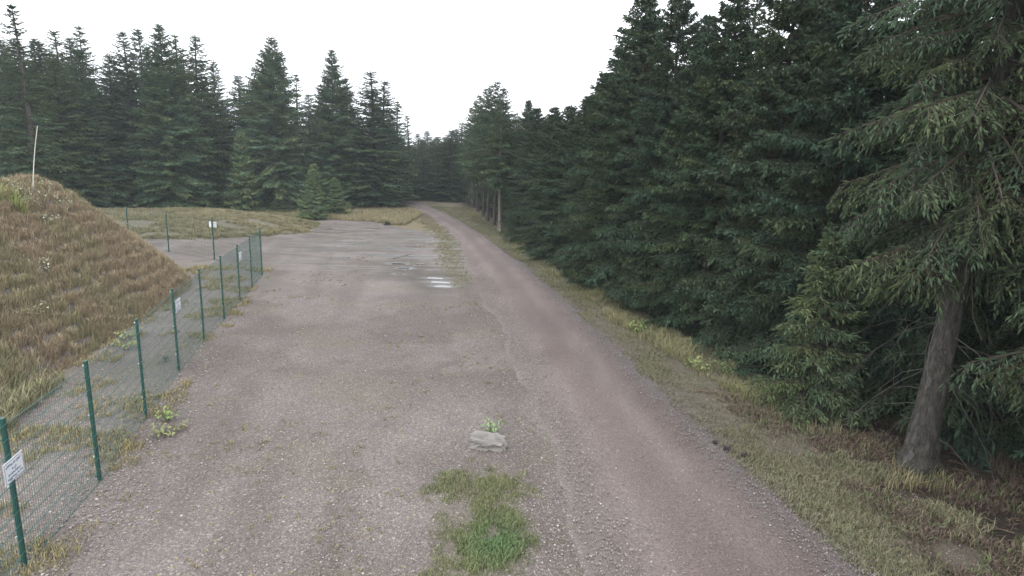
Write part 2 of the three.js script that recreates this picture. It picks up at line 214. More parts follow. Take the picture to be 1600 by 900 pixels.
// o: seed, H, R, base (crown base height), whorl (spacing), tier (2 near, 1 middle, 0 far), per (branches per whorl), tone, thin (share of branches missing), droop
function spruceShape(o) {
  const R = rng(o.seed), T = new Tris(), W = new Tris(), r = (a, b) => lerp(a, b, R()), tone = o.tone || [.095, .145, .082];
  const lop = r(0, 6.28), H = o.H;
  for (let y = o.base, y0 = y; y < H - .3; y0 = y += o.whorl * r(.75, 1.25) * lerp(1, .62, (y - o.base) / (H - o.base))) {
    const t = clamp((y - o.base) / (H - o.base)), n = Math.round(o.per * r(.8, 1.25)) - (t > .85 ? 1 : 0), a0 = r(0, 6.28), wl = r(.84, 1.14);
    for (let b = 0; b < n; b++) {
      if (R() < (o.thin || 0) * (t > .9 ? .3 : 1)) continue;
      const y = y0 + r(-.5, .5) * o.whorl * (t < .95 ? 1 : 0), az = a0 + b * 6.283 / n + r(-.35, .35), ca = Math.cos(az), sa = Math.sin(az);
      const L = Math.min((H - y0) * .42 + .05, o.R * Math.pow(1 - t, o.pow || .74) * Math.min(1, .72 + t * 3) * wl * r(.72, 1.12) * (1 + .14 * Math.cos(az - lop))), tipL = (H - y) * .5 + .1;
      const el = lerp(-.18, .6, Math.pow(t, 1.4)) + r(-.22, .22), droop = lerp(o.droop ?? .3, .05, t) * r(.7, 1.3), up = lerp(.22, .1, t);
      const at = (s) => { const h = L * s * Math.cos(el * .6); return [ca * h, y + L * (Math.sin(el) * s - droop * s * s + up * s * s * s), sa * h]; };
      const seg = o.tier ? 4 : 2; for (let k = 0; k < seg; k++) stick(W, at(k / seg), at((k + 1) / seg), (.012 + .011 * L) * (1 - k / seg * .85), (.012 + .011 * L) * (1 - (k + 1) / seg * .85), BROWN);
      const wS = lerp(1, .62, t), bt = r(.75, 1.2), hue = R(); const bc = [tone[0] * bt * lerp(.9, 1.15, hue), tone[1] * bt, tone[2] * bt * lerp(1.12, .82, hue)];
      const gap = [.2, .125, .12][o.tier] * (o.gap || 1), K = Math.max(3, Math.ceil(L / gap)); const side = [-sa, 0, ca];
      for (let k = 1; k <= K; k++) {
        const s = .12 + .88 * (k - r(0, .6)) / K; if (s < .2 && L > 1 && o.tier < 2) continue;
        const p = at(s), q = at(Math.min(1.02, s + .05)), fw = vnorm([q[0] - p[0], q[1] - p[1], q[2] - p[2]]);
        for (const sg of [-1, 1]) {
          const hang = r(.0, .9) * lerp(1, .35, t) * (o.hang || 1), tl = Math.min(tipL * .55, Math.max(.14, Math.min(.72, .3 * L + .12) * lerp(1, .55, s) * r(.6, 1.2)) * (L < .8 ? .8 : 1));
          let d = vnorm([fw[0] * r(.4, 1) + side[0] * sg * r(.45, .95), fw[1] * .6 - hang + r(-.15, .15), fw[2] * r(.4, 1) + side[2] * sg * r(.45, .95)]);
          const j = r(.75, 1.25), col = [bc[0] * j, bc[1] * j, bc[2] * j];
          if (o.tier === 2) { // every shoot of the twig
            const nf = Math.max(3, Math.round(tl / .05)), sp = vnorm(vcross(d, UP));
            for (let f = 0; f < nf; f++) { const u = (f + .4) / nf, pp = vadd(vadd(p, d, tl * u), UP, -.22 * tl * u * u * (o.hang || 1)), g2 = f % 2 ? 1 : -1, jj = r(.8, 1.25);
              const q2 = g2 * r(0, 1), dd = vnorm([d[0] * .7 + sp[0] * q2 + r(-.25, .25), d[1] * .7 - r(-.3, 1), d[2] * .7 + sp[2] * q2 + r(-.25, .25)]); spindle(T, pp, dd, r(.07, .19) * lerp(1.1, .75, u), r(.011, .02), [col[0] * jj, col[1] * jj, col[2] * jj], true); }
            stick(W, p, vadd(vadd(p, d, tl * .9), UP, -.18 * tl), .006, .003, BROWN);
            spindle(T, vadd(vadd(p, d, tl * .9), UP, -.2 * tl), vnorm(vadd(d, UP, -.3)), .15, .019, col, true);
          } else if (o.tier === 1) {
            spindle(T, p, d, tl * .8, .026, col, false); const sp = vnorm(vcross(d, UP));
            for (let f = 0; f < 6; f++) { const g2 = f % 2 ? 1 : -1, pp = vadd(p, d, tl * (.1 + .14 * f)), jj = r(.75, 1.3); spindle(T, pp, vnorm([d[0] * .6 + sp[0] * g2 * r(.1, .9), d[1] * .6 + (f % 3 ? -r(.1, 1.3) : r(0, .8)), d[2] * .6 + sp[2] * g2 * r(.1, .9)]), Math.max(.12, tl * r(.28, .45)), .027, [col[0] * jj, col[1] * jj, col[2] * jj], false); }
          } else {
            spindle(T, p, d, tl * 1.1, .05 * wS, col, false); const sp = vnorm(vcross(d, UP));
            for (const g2 of [-1, 1]) spindle(T, vadd(p, d, tl * .35), vnorm([d[0] * .8 + sp[0] * g2 * .7, d[1] * .8 - r(-.2, .7), d[2] * .8 + sp[2] * g2 * .7]), tl * r(.5, .8), .045 * wS, mul(col, r(.8, 1.2)), false);
            if (k % 2) spindle(T, p, vnorm([d[0] * .5, r(.2, .9), d[2] * .5]), tl * .6, .04 * wS, mul(col, r(.85, 1.2)), false); else spindle(T, p, vnorm([d[0] * .4, -1, d[2] * .4]), tl * .7, .045 * wS, mul(col, r(.8, 1.1)), false);
          }
        }
      }
      spindle(T, at(.9), vnorm([ca, .1 + el * .5, sa]), Math.min(.22, tipL * .5), .03 * wS, bc, o.tier === 2);
    }
  }
  for (let k = 0; k < 4; k++) spindle(T, [0, H - .55 + k * .1, 0], vnorm([r(-.6, .6), 1, r(-.6, .6)]), .16, .018, tone, true);
  spindle(T, [0, H - .75, 0], UP, .9, .022, tone, true);
  // trunk with root flare and a slight sweep
  const br = o.trunk || .012 * H, sw = r(-.12, .12), sw2 = r(-.12, .12), pts = []; for (let k = 0; k <= 10; k++) { const u = k / 10; pts.push([sw * Math.sin(u * 3), u * (H - .2) - .12, sw2 * Math.sin(u * 2.6)]); }
  const trunk = tube(pts, (u) => br * (Math.pow(1 - u, .85) + .06) * (1 + .75 * Math.exp(-u * H * 2.2)), 0, o.tier ? 12 : 7, o.tier ? 36 : 14);
  { const P = trunk.attributes.position, U = trunk.attributes.uv; for (let i = 0; i < P.count; i++) { const y = P.getY(i), a = Math.atan2(P.getZ(i), P.getX(i)); if (o.tier) { const k = 1 + .1 * N(Math.cos(a) * 2, y * 2.2 + Math.sin(a) * 2) + (y < .7 ? (.7 - y) * .35 * Math.cos(a * 5 + 1) : 0); P.setX(i, P.getX(i) * k); P.setZ(i, P.getZ(i) * k); } U.setXY(i, U.getY(i) * 1, U.getX(i) * H * .7); } trunk.computeVertexNormals(); }
  // dead twigs under the crown
  let dead = null; if (o.dead) { const D = new Tris(); for (let k = 0; k < o.dead; k++) { let y = r(.7, Math.max(o.base + 1.6, 2)), az = r(0, 6.28), p = [Math.cos(az) * br * .7, y, Math.sin(az) * br * .7], l = r(.5, 1.5) * (o.deadLen || 1), d = [Math.cos(az), r(-.3, .25), Math.sin(az)]; const n = 4; let rad = r(.005, .012);
      for (let s = 0; s < n; s++) { d = vnorm([d[0] + r(-.25, .25), d[1] - r(.05, .45) * (o.deadLen || .5), d[2] + r(-.25, .25)]); const q = vadd(p, d, l / n); stick(D, p, q, rad, rad * .72, mul([.085, .077, .068], r(.6, 1.3))); if (s) stick(D, q, vadd(q, vnorm([d[0] + r(-.9, .9), d[1] - r(0, .7), d[2] + r(-.9, .9)]), l * r(.15, .3)), rad * .5, .002, [.08, .072, .064]); p = q; rad *= .72; } } dead = D.geo(); }
  return { crown: T.geo(), branches: W.geo(), trunk, dead, H, R: o.R, pale: o.pale };
}
const KIND = {
  sparse: spruceShape({ seed: 1, H: 12.5, R: 1.5, base: 1.2, whorl: .34, tier: 0, per: 5, thin: .15, droop: .25, gap: 1 }),
  far0: spruceShape({ seed: 2, H: 14, R: 2.0, base: .6, whorl: .27, tier: 0, per: 6, pow: .66, tone: [0.098, 0.155, 0.091] }),
  far1: spruceShape({ seed: 3, H: 14, R: 2.2, base: .5, whorl: .28, tier: 0, per: 6, pow: .6, tone: [0.096, 0.147, 0.083] }),
  far2: spruceShape({ seed: 4, H: 14, R: 1.8, base: .8, whorl: .27, tier: 0, per: 6, thin: .08, pow: .62 }),
  far3: spruceShape({ seed: 5, H: 14, R: 2.0, base: .5, whorl: .28, tier: 0, per: 6, pow: .66, tone: [0.104, 0.152, 0.081] }),
  wide0: spruceShape({ seed: 6, H: 14.5, R: 3.0, base: .25, whorl: .26, tier: 0, per: 7, pow: .64, gap: .8, tone: [0.111, 0.172, 0.101] }),
  wide1: spruceShape({ seed: 7, H: 14.5, R: 3.2, base: .3, whorl: .26, tier: 0, per: 7, pow: .58, gap: .8, tone: [0.104, 0.159, 0.091] }),
  trunky: spruceShape({ seed: 8, H: 11.5, R: 2.1, base: 4.0, whorl: .27, tier: 0, per: 6, droop: .15, thin: .15, pow: .7, dead: 60, trunk: .12 }),
  young: spruceShape({ seed: 9, H: 4.5, R: 1.35, base: .08, whorl: .2, tier: 1, per: 7, pow: .95, droop: .1, hang: .5, tone: [0.144, 0.205, 0.101] }),
  nearyoung: spruceShape({ seed: 10, H: 4.3, R: 1.2, base: .1, whorl: .2, tier: 2, per: 7, pow: .8, droop: .25, tone: [.088, .126, .064], gap: .95 }),
  mid0: spruceShape({ seed: 11, H: 11.5, R: 2.4, base: .3, whorl: .27, tier: 1, per: 7, pow: .62, tone: [.06, .088, .05] }),
  mid1: spruceShape({ seed: 12, H: 11.5, R: 2.4, base: .4, whorl: .28, tier: 1, per: 7, pow: .6, tone: [.055, .083, .052] }),
  mid2: spruceShape({ seed: 13, H: 11.5, R: 2.4, base: .3, whorl: .27, tier: 1, per: 7, pow: .66, tone: [.058, .086, .047] }),
  near0: spruceShape({ seed: 14, H: 15.5, R: 2.5, base: 3.9, whorl: .27, tier: 2, per: 6, pow: .45, droop: .55, hang: 1.9, gap: 1, dead: 60, deadLen: 1.7, trunk: .21, tone: [.056, .084, .045] }),
  near1: spruceShape({ seed: 15, H: 14.5, R: 2.6, base: 2.5, whorl: .33, tier: 2, per: 6, pow: .6, droop: .45, hang: 2, gap: 1, dead: 40, deadLen: 1.2, trunk: .22, tone: [.06, .086, .044] }),
};
const GROUPED = {
  '*end': ['small dark spruce in the wood closing the far end of the track', 'spruces closing the far end of the track'],
  '*row': ['spruce with bare lower trunk in the row beyond the pale whitish trunk', 'spruces with bare trunks along the far right verge'],
  '*deepR': ['dark spruce standing inside the right-hand wood, behind the trees that line the verge', 'spruces inside the right-hand wood'],
  '*deepL': ['dark spruce standing inside the left wood, filling the gaps behind its front trees', 'spruces inside the left wood'],
};
const TREES = [[-32.11,-41,13.9,1.7,"sparse","tall sparse spruce at the left edge of the picture, behind the mound","spruce_tree"],
[-41.76,-55,14.12,1.9,"far0","first pointed spruce right of the tall sparse one at the left picture edge","spruce_tree"],
[-36.66,-49,12.9,2.2,"far1","broad spruce straight behind the thin white pole on the mound","spruce_tree"],
[-39.04,-54,14.62,1.8,"far2","thin pointed spruce just right of the thin white pole","spruce_tree"],
[-40.15,-57,14.54,2.0,"far0","lower spruce tip touching the left side of the tallest tip above the mound","spruce_tree"],
[-35.54,-52,14.64,2.0,"far3","pointed spruce above the right shoulder of the mound, left of the skyline dip","spruce_tree"],
[-35.43,-55,12.98,2.2,"far1","short spruce in the skyline dip beyond the right shoulder of the mound","spruce_tree"],
[-33.26,-54,14.66,1.9,"far2","left one of the twin spruce tips beside the broad grey-green spruce","spruce_tree"],
[-34.48,-58,15.66,2.1,"far0","right one of the twin spruce tips beside the broad grey-green spruce","spruce_tree"],
[-27.69,-49.5,14.44,3.0,"wide0","broad grey-green spruce branched to the ground behind the leftmost far fence post","spruce_tree"],
[-30.16,-56,14.99,2.0,"far3","spruce tip peeping out right behind the broad grey-green spruce","spruce_tree"],
[-27.48,-54,14.6,2.1,"far2","tall slim spruce standing above the white double sign post","spruce_tree"],
[-27.77,-58,13.06,1.6,"far0","narrow lower spruce in the gap left of the broad twin-shouldered spruce","spruce_tree"],
[-26.7,-60,12.2,2.0,"far1","low spruce half hidden by the left flank of the broadest tall spruce","spruce_tree"],
[-21.17,-55,14.89,3.4,"wide1","broadest and tallest spruce above the far end of the green fence","spruce_tree"],
[-21.67,-62,12.68,1.4,"sparse","thin see-through spruce in the gap between two broad spruces","spruce_tree"],
[-16.98,-57.5,14.26,3.0,"wide0","tall broad spruce straight behind the young spruce on the yard","spruce_tree"],
[-16.82,-62,12.49,1.9,"far3","lower spruce at the right shoulder of the one behind the young spruce","spruce_tree"],
[-13.57,-58.5,12.72,2.5,"far2","tall spruce towards the end of the left wood, behind the straw-coloured grass","spruce_tree"],
[-13.06,-61,12.25,2.1,"far2","spruce leaning against the one with the visible pale trunk","spruce_tree"],
[-12.55,-66,10.77,1.6,"sparse","ragged thin spruce at the end of the left wood beside the track","spruce_tree"],
[-12.33,-70,9.57,1.5,"sparse","lowest ragged spruce at the end of the left wood, hanging over the track bend","spruce_tree"],
[-23.04,-52,6.89,1.9,"young","young spruce in front of the broadest tall spruce","young_spruce"],
[-15.54,-47.5,4.47,1.35,"young","bright green young spruce standing alone at the edge of the yard","young_spruce"],
[-14.83,-50.5,3.29,1.3,"young","smaller bluish young spruce right behind the lone one","young_spruce"],
[-20.48,-53,1.66,1.0,"young","knee-high spruce seedling left of the lone young spruce","young_spruce"],
[-19.63,-54,1.41,0.9,"young","tiny spruce seedling close to the left of the lone young spruce","young_spruce"],
[-15.03,-55.5,0.67,0.8,"young","tiny spruce seedling right of the two young spruces","young_spruce"],
[-15.34,-96,8.45,1.9,"far0","*end","spruce_tree"],
[-14.3,-99,8.99,2.2,"far1","*end","spruce_tree"],
[-13.68,-106,8.14,2.2,"far3","*end","spruce_tree"],
[-11.37,-100,8.23,2.2,"far1","*end","spruce_tree"],
[-8.97,-91,9.1,2.2,"far0","*end","spruce_tree"],
[-7.44,-84,9.67,2.2,"far2","*end","spruce_tree"],
[-19.27,-112,6.91,2.4,"far1","*end","spruce_tree"],
[-17.58,-116,7.39,2.4,"far1","*end","spruce_tree"],
[-16.49,-122,7.81,2.4,"far1","*end","spruce_tree"],
[-14.25,-118,7.55,2.4,"far1","*end","spruce_tree"],
[-11.82,-112,8.28,2.4,"far1","*end","spruce_tree"],
[-5.15,-68,10.54,2.0,"trunky","*row","spruce_tree"],
[-4.21,-62,10.7,2.0,"trunky","*row","spruce_tree"],
[-3.42,-57,10.78,2.0,"trunky","*row","spruce_tree"],
[-2.72,-53,10.97,2.0,"trunky","*row","spruce_tree"],
[-2.19,-49.5,10.85,2.0,"trunky","*row","spruce_tree"],
[-1.55,-46.3,10.78,2.1,"trunky","*row","spruce_tree"],
[-1.0,-43.2,10.02,2.1,"trunky","spruce with a pale whitish trunk at the bend of the right-hand wood edge","spruce_tree"],
[0.68,-43,9.31,1.5,"mid0","spruce with low green skirt right beside the pale whitish trunk","spruce_tree"],
[1.08,-38,8.38,2.0,"mid1","second spruce after the pale whitish trunk, coming along the right verge","spruce_tree"],
[1.98,-35,8.18,2.2,"mid2","third spruce after the pale whitish trunk, low in the skyline dip","spruce_tree"],
[2.72,-32.5,8.16,2.2,"mid0","spruce at the lowest point of the right-hand skyline","spruce_tree"],
[3.36,-30,8.41,2.2,"mid1","spruce at the foot of the tall dark group on the right, skyline rising behind it","spruce_tree"],
[3.71,-27.5,9.09,2.3,"mid2","spruce leading up to the first tree that leaves the top of the picture","spruce_tree"],
[4.6,-24.6,11.9,2.5,"mid0","first spruce on the right whose top leaves the picture","spruce_tree"],
[5.3,-22.0,11.2,2.4,"mid1","dense spruce with low drooping boughs over the grassy right verge","spruce_tree"],
[6.3,-19.6,10.6,2.4,"mid2","dark spruce standing behind the weedy patch of the right verge","spruce_tree"],
[7.2,-17.3,11.4,2.4,"mid0","dark spruce left of the nearest big trunk, with boughs down to the tall grass","spruce_tree"],
[7.9,-14.9,11.5,2.3,"mid1","dark spruce straight behind the half-grown spruce at the verge corner","spruce_tree"],
[6.75,-12.7,4.3,1.15,"nearyoung","half-grown bright spruce at the corner of the right verge, branched to the ground","young_spruce"],
[7.55,-10.3,15.5,2.5,"near0","nearest big spruce with grey trunk and long hanging dead twigs","spruce_tree"],
[9.9,-8.3,14.5,2.6,"near1","near spruce at the right picture edge reaching in with bright green boughs","spruce_tree"],
[9.8,-12.4,13.5,2.5,"mid1","big spruce behind the nearest grey trunk, at the right","spruce_tree"],
[9.98,-28,12.98,1.7,"far2","slim spruce standing free in the sky gap of the right-hand wood","spruce_tree"],
[8.64,-30,12.24,2.3,"mid1","spruce closing the left side of the right-hand sky gap","spruce_tree"],
[9.9,-21.5,13.6,2.5,"mid2","tall spruce closing the right side of the right-hand sky gap","spruce_tree"],
[10.34,-16.54,10.05,1.91,"mid1","*deepR","spruce_tree"],
[9.11,-19.05,9.73,1.98,"mid1","*deepR","spruce_tree"],
[7.93,-22.25,8.67,2.19,"mid0","*deepR","spruce_tree"],
[7.58,-25.67,9.48,2.33,"far1","*deepR","spruce_tree"],
[6.06,-29.42,11.84,2.21,"far0","*deepR","spruce_tree"],
[5.29,-32.86,11.06,2.29,"far0","*deepR","spruce_tree"],
[5.6,-35.11,12.45,2.17,"far3","*deepR","spruce_tree"],
[4.53,-38.15,9.27,2.0,"far1","*deepR","spruce_tree"],
[3.35,-41.61,7.7,1.97,"far0","*deepR","spruce_tree"],
[2.75,-45.44,8.09,2.2,"far3","*deepR","spruce_tree"],
[2.14,-47.93,8.48,2.14,"far1","*deepR","spruce_tree"],
[1.32,-51.36,8.37,2.03,"far0","*deepR","spruce_tree"],
[1.78,-54.4,8.7,2.17,"far1","*deepR","spruce_tree"],
[0.36,-57.91,8.92,1.92,"far0","*deepR","spruce_tree"],
[-0.04,-61.64,9.43,2.02,"far1","*deepR","spruce_tree"],
[-1.36,-64.0,10.85,2.29,"far0","*deepR","spruce_tree"],
[-1.95,-67.79,11.32,2.05,"far1","*deepR","spruce_tree"],
[13.36,-17.19,9.71,2.36,"mid2","*deepR","spruce_tree"],
[11.54,-20.46,10.43,2.3,"mid2","*deepR","spruce_tree"],
[10.81,-24.06,12.14,1.98,"mid0","*deepR","spruce_tree"],
[9.91,-27.54,9.89,1.92,"far3","*deepR","spruce_tree"],
[9.81,-31.46,10.47,2.11,"far0","*deepR","spruce_tree"],
[9.53,-34.79,12.7,2.07,"far0","*deepR","spruce_tree"],
[7.53,-38.52,13.43,2.22,"far1","*deepR","spruce_tree"],
[6.68,-41.71,12.35,2.32,"far1","*deepR","spruce_tree"],
[6.0,-45.99,10.35,1.98,"far3","*deepR","spruce_tree"],
[5.75,-48.98,9.89,2.14,"far1","*deepR","spruce_tree"],
[5.09,-53.16,8.76,2.31,"far3","*deepR","spruce_tree"],
[5.09,-56.38,9.21,2.07,"far0","*deepR","spruce_tree"],
[3.73,-59.82,8.99,2.15,"far0","*deepR","spruce_tree"],
[3.09,-63.78,9.39,2.23,"far1","*deepR","spruce_tree"],
[1.45,-67.29,9.64,2.14,"far3","*deepR","spruce_tree"],
[16.42,-21.16,10.71,2.04,"mid2","*deepR","spruce_tree"],
[15.3,-26.02,11.97,2.22,"far3","*deepR","spruce_tree"],
[14.77,-29.67,13.4,1.99,"far3","*deepR","spruce_tree"],
[13.13,-33.81,10.35,1.97,"far0","*deepR","spruce_tree"],
[11.82,-38.01,12.27,2.04,"far0","*deepR","spruce_tree"],
[11.6,-42.72,12.38,2.29,"far3","*deepR","spruce_tree"],
[10.5,-47.21,12.56,2.18,"far3","*deepR","spruce_tree"],
[9.36,-51.49,12.41,2.19,"far3","*deepR","spruce_tree"],
[9.09,-54.61,13.08,2.22,"far0","*deepR","spruce_tree"],
[8.76,-59.87,12.37,2.35,"far0","*deepR","spruce_tree"],
[6.63,-62.95,9.8,1.92,"far1","*deepR","spruce_tree"],
[5.45,-67.83,9.3,2.0,"far3","*deepR","spruce_tree"],
[-14.5,-78,6.2,2.2,"far1","*end","spruce_tree"],
[-12.2,-80,7.2,2.2,"far0","*end","spruce_tree"],
[-16.8,-84,6.6,2.3,"far1","*end","spruce_tree"],
[-9.8,-78,7.6,2.3,"far1","*end","spruce_tree"],
[-7.6,-72,8.2,2.2,"far1","*end","spruce_tree"],
[-13.2,-87,7,2.3,"far1","*end","spruce_tree"],
[-18.5,-90,6.5,2.3,"far0","*end","spruce_tree"],
[-11,-74,5.2,1.7,"far3","*end","spruce_tree"],
[-20.5,-93,6.5,2.3,"far3","*end","spruce_tree"],
[9.6,-5.2,13,2.4,"mid0","*deepR","spruce_tree"],
[11.2,-1.8,13,2.4,"mid1","*deepR","spruce_tree"],
[13,-7,13,2.4,"mid2","*deepR","spruce_tree"],
[12.6,-10.2,13,2.4,"mid0","*deepR","spruce_tree"],
[9.4,1.6,12.5,2.4,"mid2","*deepR","spruce_tree"],
[14.5,-3.5,13,2.4,"mid1","*deepR","spruce_tree"],
[10.9,-10.8,8,2.0,"mid0","*deepR","spruce_tree"],
[9.2,-14.2,9,2.0,"mid2","*deepR","spruce_tree"],
[11.6,-13.6,9,2.2,"mid1","*deepR","spruce_tree"],
[11,-8.6,7,1.8,"mid2","*deepR","spruce_tree"],
[-47.98,-60,14.25,1.92,"far3","*deepL","spruce_tree"],
[-48.88,-63,14.21,2.05,"far3","*deepL","spruce_tree"],
[-45.64,-62,13.91,2.19,"far1","*deepL","spruce_tree"],
[-47.0,-66,13.95,2.11,"far3","*deepL","spruce_tree"],
[-40.57,-60,11.04,2.08,"far0","*deepL","spruce_tree"],
[-44.06,-66,10.75,2.09,"far1","*deepL","spruce_tree"],
[-38.97,-62,12.59,2.38,"far3","*deepL","spruce_tree"],
[-37.13,-64,15.04,2.31,"far3","*deepL","spruce_tree"],
[-32.58,-62,14.66,1.95,"far3","*deepL","spruce_tree"],
[-32.93,-66,12.28,2.17,"far1","*deepL","spruce_tree"],
[-30.83,-66,8.83,2.35,"far1","*deepL","spruce_tree"],
[-26.36,-63,12.05,2.39,"far1","*deepL","spruce_tree"],
[-27.36,-68,13.69,2.39,"far1","*deepL","spruce_tree"],
[-24.36,-66,10.83,2.33,"far0","*deepL","spruce_tree"],
[-22.01,-66,11.18,2.03,"far1","*deepL","spruce_tree"],
[-21.9,-70,12.64,2.11,"far1","*deepL","spruce_tree"],
[-17.24,-68,8.56,2.05,"far1","*deepL","spruce_tree"],
[-15.92,-70,12.04,1.91,"far3","*deepL","spruce_tree"],
[-14.78,-73,9.68,2.12,"far1","*deepL","spruce_tree"],
[-42.04,-52,13.46,1.97,"far1","*deepL","spruce_tree"],
[-36.85,-47,12.55,2.17,"far1","*deepL","spruce_tree"],
[-35.39,-53,9.57,2.14,"far0","*deepL","spruce_tree"],
[-33.14,-48,12.33,2.03,"far0","*deepL","spruce_tree"],
[-33.68,-46,11.34,2.04,"far1","*deepL","spruce_tree"]];
const Rt = rng(77);
for (const [x, z, H, R, kind, label, name] of TREES) {
  const K = KIND[kind]; let o;
  if (!K.proto) { // the first of its kind, with its parts; the others are clones of it
    o = K.proto = new THREE.Group();
    part('trunk', K.trunk, M.bark, o); part('branches', K.branches, M.twig, o); part('crown', K.crown, M.needle, o); if (K.dead) part('dead_branches', K.dead, M.leaf, o);
  } else o = K.proto.clone();
  o.name = numbered(name); scene.add(o);
  o.position.set(x, 0, z); o.rotation.set((Rt() - .5) * .03, Rt() * 6.283, (Rt() - .5) * .03); const wd = /far|spar/.test(kind) ? 1.45 : /wide/.test(kind) ? 1.12 : 1; o.scale.set(wd * R / K.R, H / K.H, wd * R / K.R);
  const gl = GROUPED[label]; tag(o, gl ? gl[0] : label, name === 'young_spruce' ? 'young tree' : 'tree', gl ? gl[1] : undefined);
  const tint = name === 'young_spruce' ? 1 : Rt(); if (tint < .22 && !/mid|near/.test(kind)) o.children[2].material = M.needleWarm; else if (tint < .45) o.children[2].material = M.needleCool; else if (tint < .62) o.children[2].material = M.needleDark;
  if (/grey trunk|bare lower/.test(label)) o.children[0].material = M.greyBark;
  if (/pale whitish trunk at the bend/.test(label)) o.children[0].material = M.paleBark;
}

// ---------------------------------------------------------------- fence
const POSTS = [[-5.4, 4.3], [-6.1, 6.8], [-6.53, 8.87], [-7.2, 11.25], [-7.95, 13.84], [-8.58, 16.3], [-9.05, 18.5], [-9.57, 20.8], [-10.08, 23.0], [-10.72, 25.5]];
const FAR = [[-10.72, 25.5], [-14.28, 28.62], [-17.5, 30.48], [-20.7, 32.4], [-23.9, 34.3]];
const FH = 2.03;
const postGeo = new RoundedBoxGeometry(.06, FH + .1, .04, 1, .006); postGeo.translate(0, FH / 2 - .05, 0);
const capGeo = new RoundedBoxGeometry(.068, .025, .048, 1, .006); capGeo.translate(0, FH + .012, 0);
const clipGeo = mergeGeometries([new THREE.BoxGeometry(.09, .016, .012).translate(0, 0, .03), new THREE.CylinderGeometry(.012, .012, .014, 6).rotateX(Math.PI / 2).translate(0, 0, .04), new THREE.BoxGeometry(.012, .016, .02).translate(.04, 0, .022), new THREE.BoxGeometry(.012, .016, .02).translate(-.04, 0, .022)]);
function panelGeo(len, step, wr) { // double-rod mat: verticals every 50 mm between pairs of horizontal rods
  const G = [], box = (w, h, d, x, y, z) => G.push(new THREE.BoxGeometry(w, h, d).translate(x, y, z));
  const n = Math.round(len / step); for (let i = 0; i <= n; i++) box(wr, FH - .06, wr, i * len / n, FH / 2, .034);
  for (let k = 0; k <= 10; k++) { const y = .05 + k * (FH - .1) / 10; box(len, wr * 1.7, wr * 1.4, len / 2, y, .034 + wr * 1.3); box(len, wr * 1.7, wr * 1.4, len / 2, y, .034 - wr * 1.3); }
  return mergeGeometries(G);
}
function fence(label, pts, step, wr, skipFirst) {
  const [x0, f0] = pts[0], F = thing('wire_fence', label, 'fence', [x0, 0, -f0]);
  pts.forEach(([x, f], i) => {
    const [ax, af] = pts[Math.max(0, i - 1)], [bx, bf] = pts[Math.min(pts.length - 1, i + 1)], turn = Math.atan2(bf - af, bx - ax);
    if (!(skipFirst && i === 0)) { const p = part('post', postGeo, M.green, F); p.position.set(x - x0, 0, -(f - f0)); p.rotation.y = turn + Math.PI; part('post_cap', capGeo, M.green, p);
      for (const y of [.12, .45, .8, 1.15, 1.5, 1.78, 1.98]) { const c = part('clip', clipGeo, y === .45 || y === 1.15 || y === 1.98 ? M.zinc : M.wire, p); c.position.y = y; } }
    if (i + 1 < pts.length) { const [nx, nf] = pts[i + 1], len = Math.hypot(nx - x, nf - f); const m = part('mesh_panel', panelGeo(len, step, wr), M.wire, F); m.position.set(x - x0, 0, -(f - f0)); m.rotation.y = Math.atan2(nf - f, nx - x); m.translateZ(0); }
  });
  return F;
}
fence('long green double-rod mesh fence on green posts between the gravel yard and the brown bank', POSTS, .05, .003);
fence('thin green fence with widely spaced posts running behind the brown bank towards the wood', FAR, .25, .0035, true);

// ---------------------------------------------------------------- signs (the print is too small to read in the photograph: lines of word-long marks)
function signTexture(seed) {
  const c = document.createElement('canvas'); c.width = 384; c.height = 256; const g = c.getContext('2d'), R = rng(seed);
  g.fillStyle = '#dfe4ea'; g.fillRect(0, 0, 384, 256); g.strokeStyle = '#2c3a66'; g.lineWidth = 5; g.strokeRect(9, 9, 366, 238);
  const line = (x0, x1, y, h) => { let x = x0; while (x < x1) { const w = 5 + R() * 9; g.fillStyle = '#34437a'; g.fillRect(x, y + (R() < .35 ? 0 : h * .28), w, R() < .2 ? h * 1.1 : h * .72); x += w + 3 + (R() < .14 ? 12 : 0); } };
  line(34, 350, 38, 32); line(150, 234, 96, 34); line(60, 320, 150, 28); line(40, 346, 198, 28);
  const t = new THREE.CanvasTexture(c); t.colorSpace = THREE.SRGBColorSpace; return t;
}
const printMat = std({ map: signTexture(5), roughness: .4 });
function sign(label, [x, f], turn, y, w, h, dx, front = true) {
  const s = thing('sign', label, 'sign', [x, y, -f], turn, undefined);
  const p = part('plate', new RoundedBoxGeometry(w, h, .008, 1, .003), M.plate, s); p.position.set(dx, 0, .052);
  if (front) { const q = part('print', new THREE.PlaneGeometry(w - .012, h - .012), printMat, s); q.position.set(dx, 0, .0585); }
  for (const sy of [-1, 1]) { const c = part('clamp', new THREE.BoxGeometry(.075, .02, .06), M.green, s); c.position.set(0, sy * h * .3, .016); }
  return s;
}
const turnAt = (i) => Math.atan2(POSTS[i + 1][1] - POSTS[i - 1][1], POSTS[i + 1][0] - POSTS[i - 1][0]);
const RIGHTSIDE = 0;
sign('white sign with dark blue print on the nearest fence post, cut by the picture edge', POSTS[1], turnAt(1) + RIGHTSIDE, 1.4, .42, .28, -.02);
sign('white printed sign on the fourth fence post, in front of the bank', POSTS[4], turnAt(4) + RIGHTSIDE, 1.62, .42, .28, .19);
sign('small far white sign on the long green fence, near its far corner', POSTS[7], turnAt(7) + RIGHTSIDE, 1.6, .4, .3, .19);
sign('blank white plate seen from behind a post of the far fence', FAR[1], Math.PI * .93, 1.72, .4, .27, 0, false);

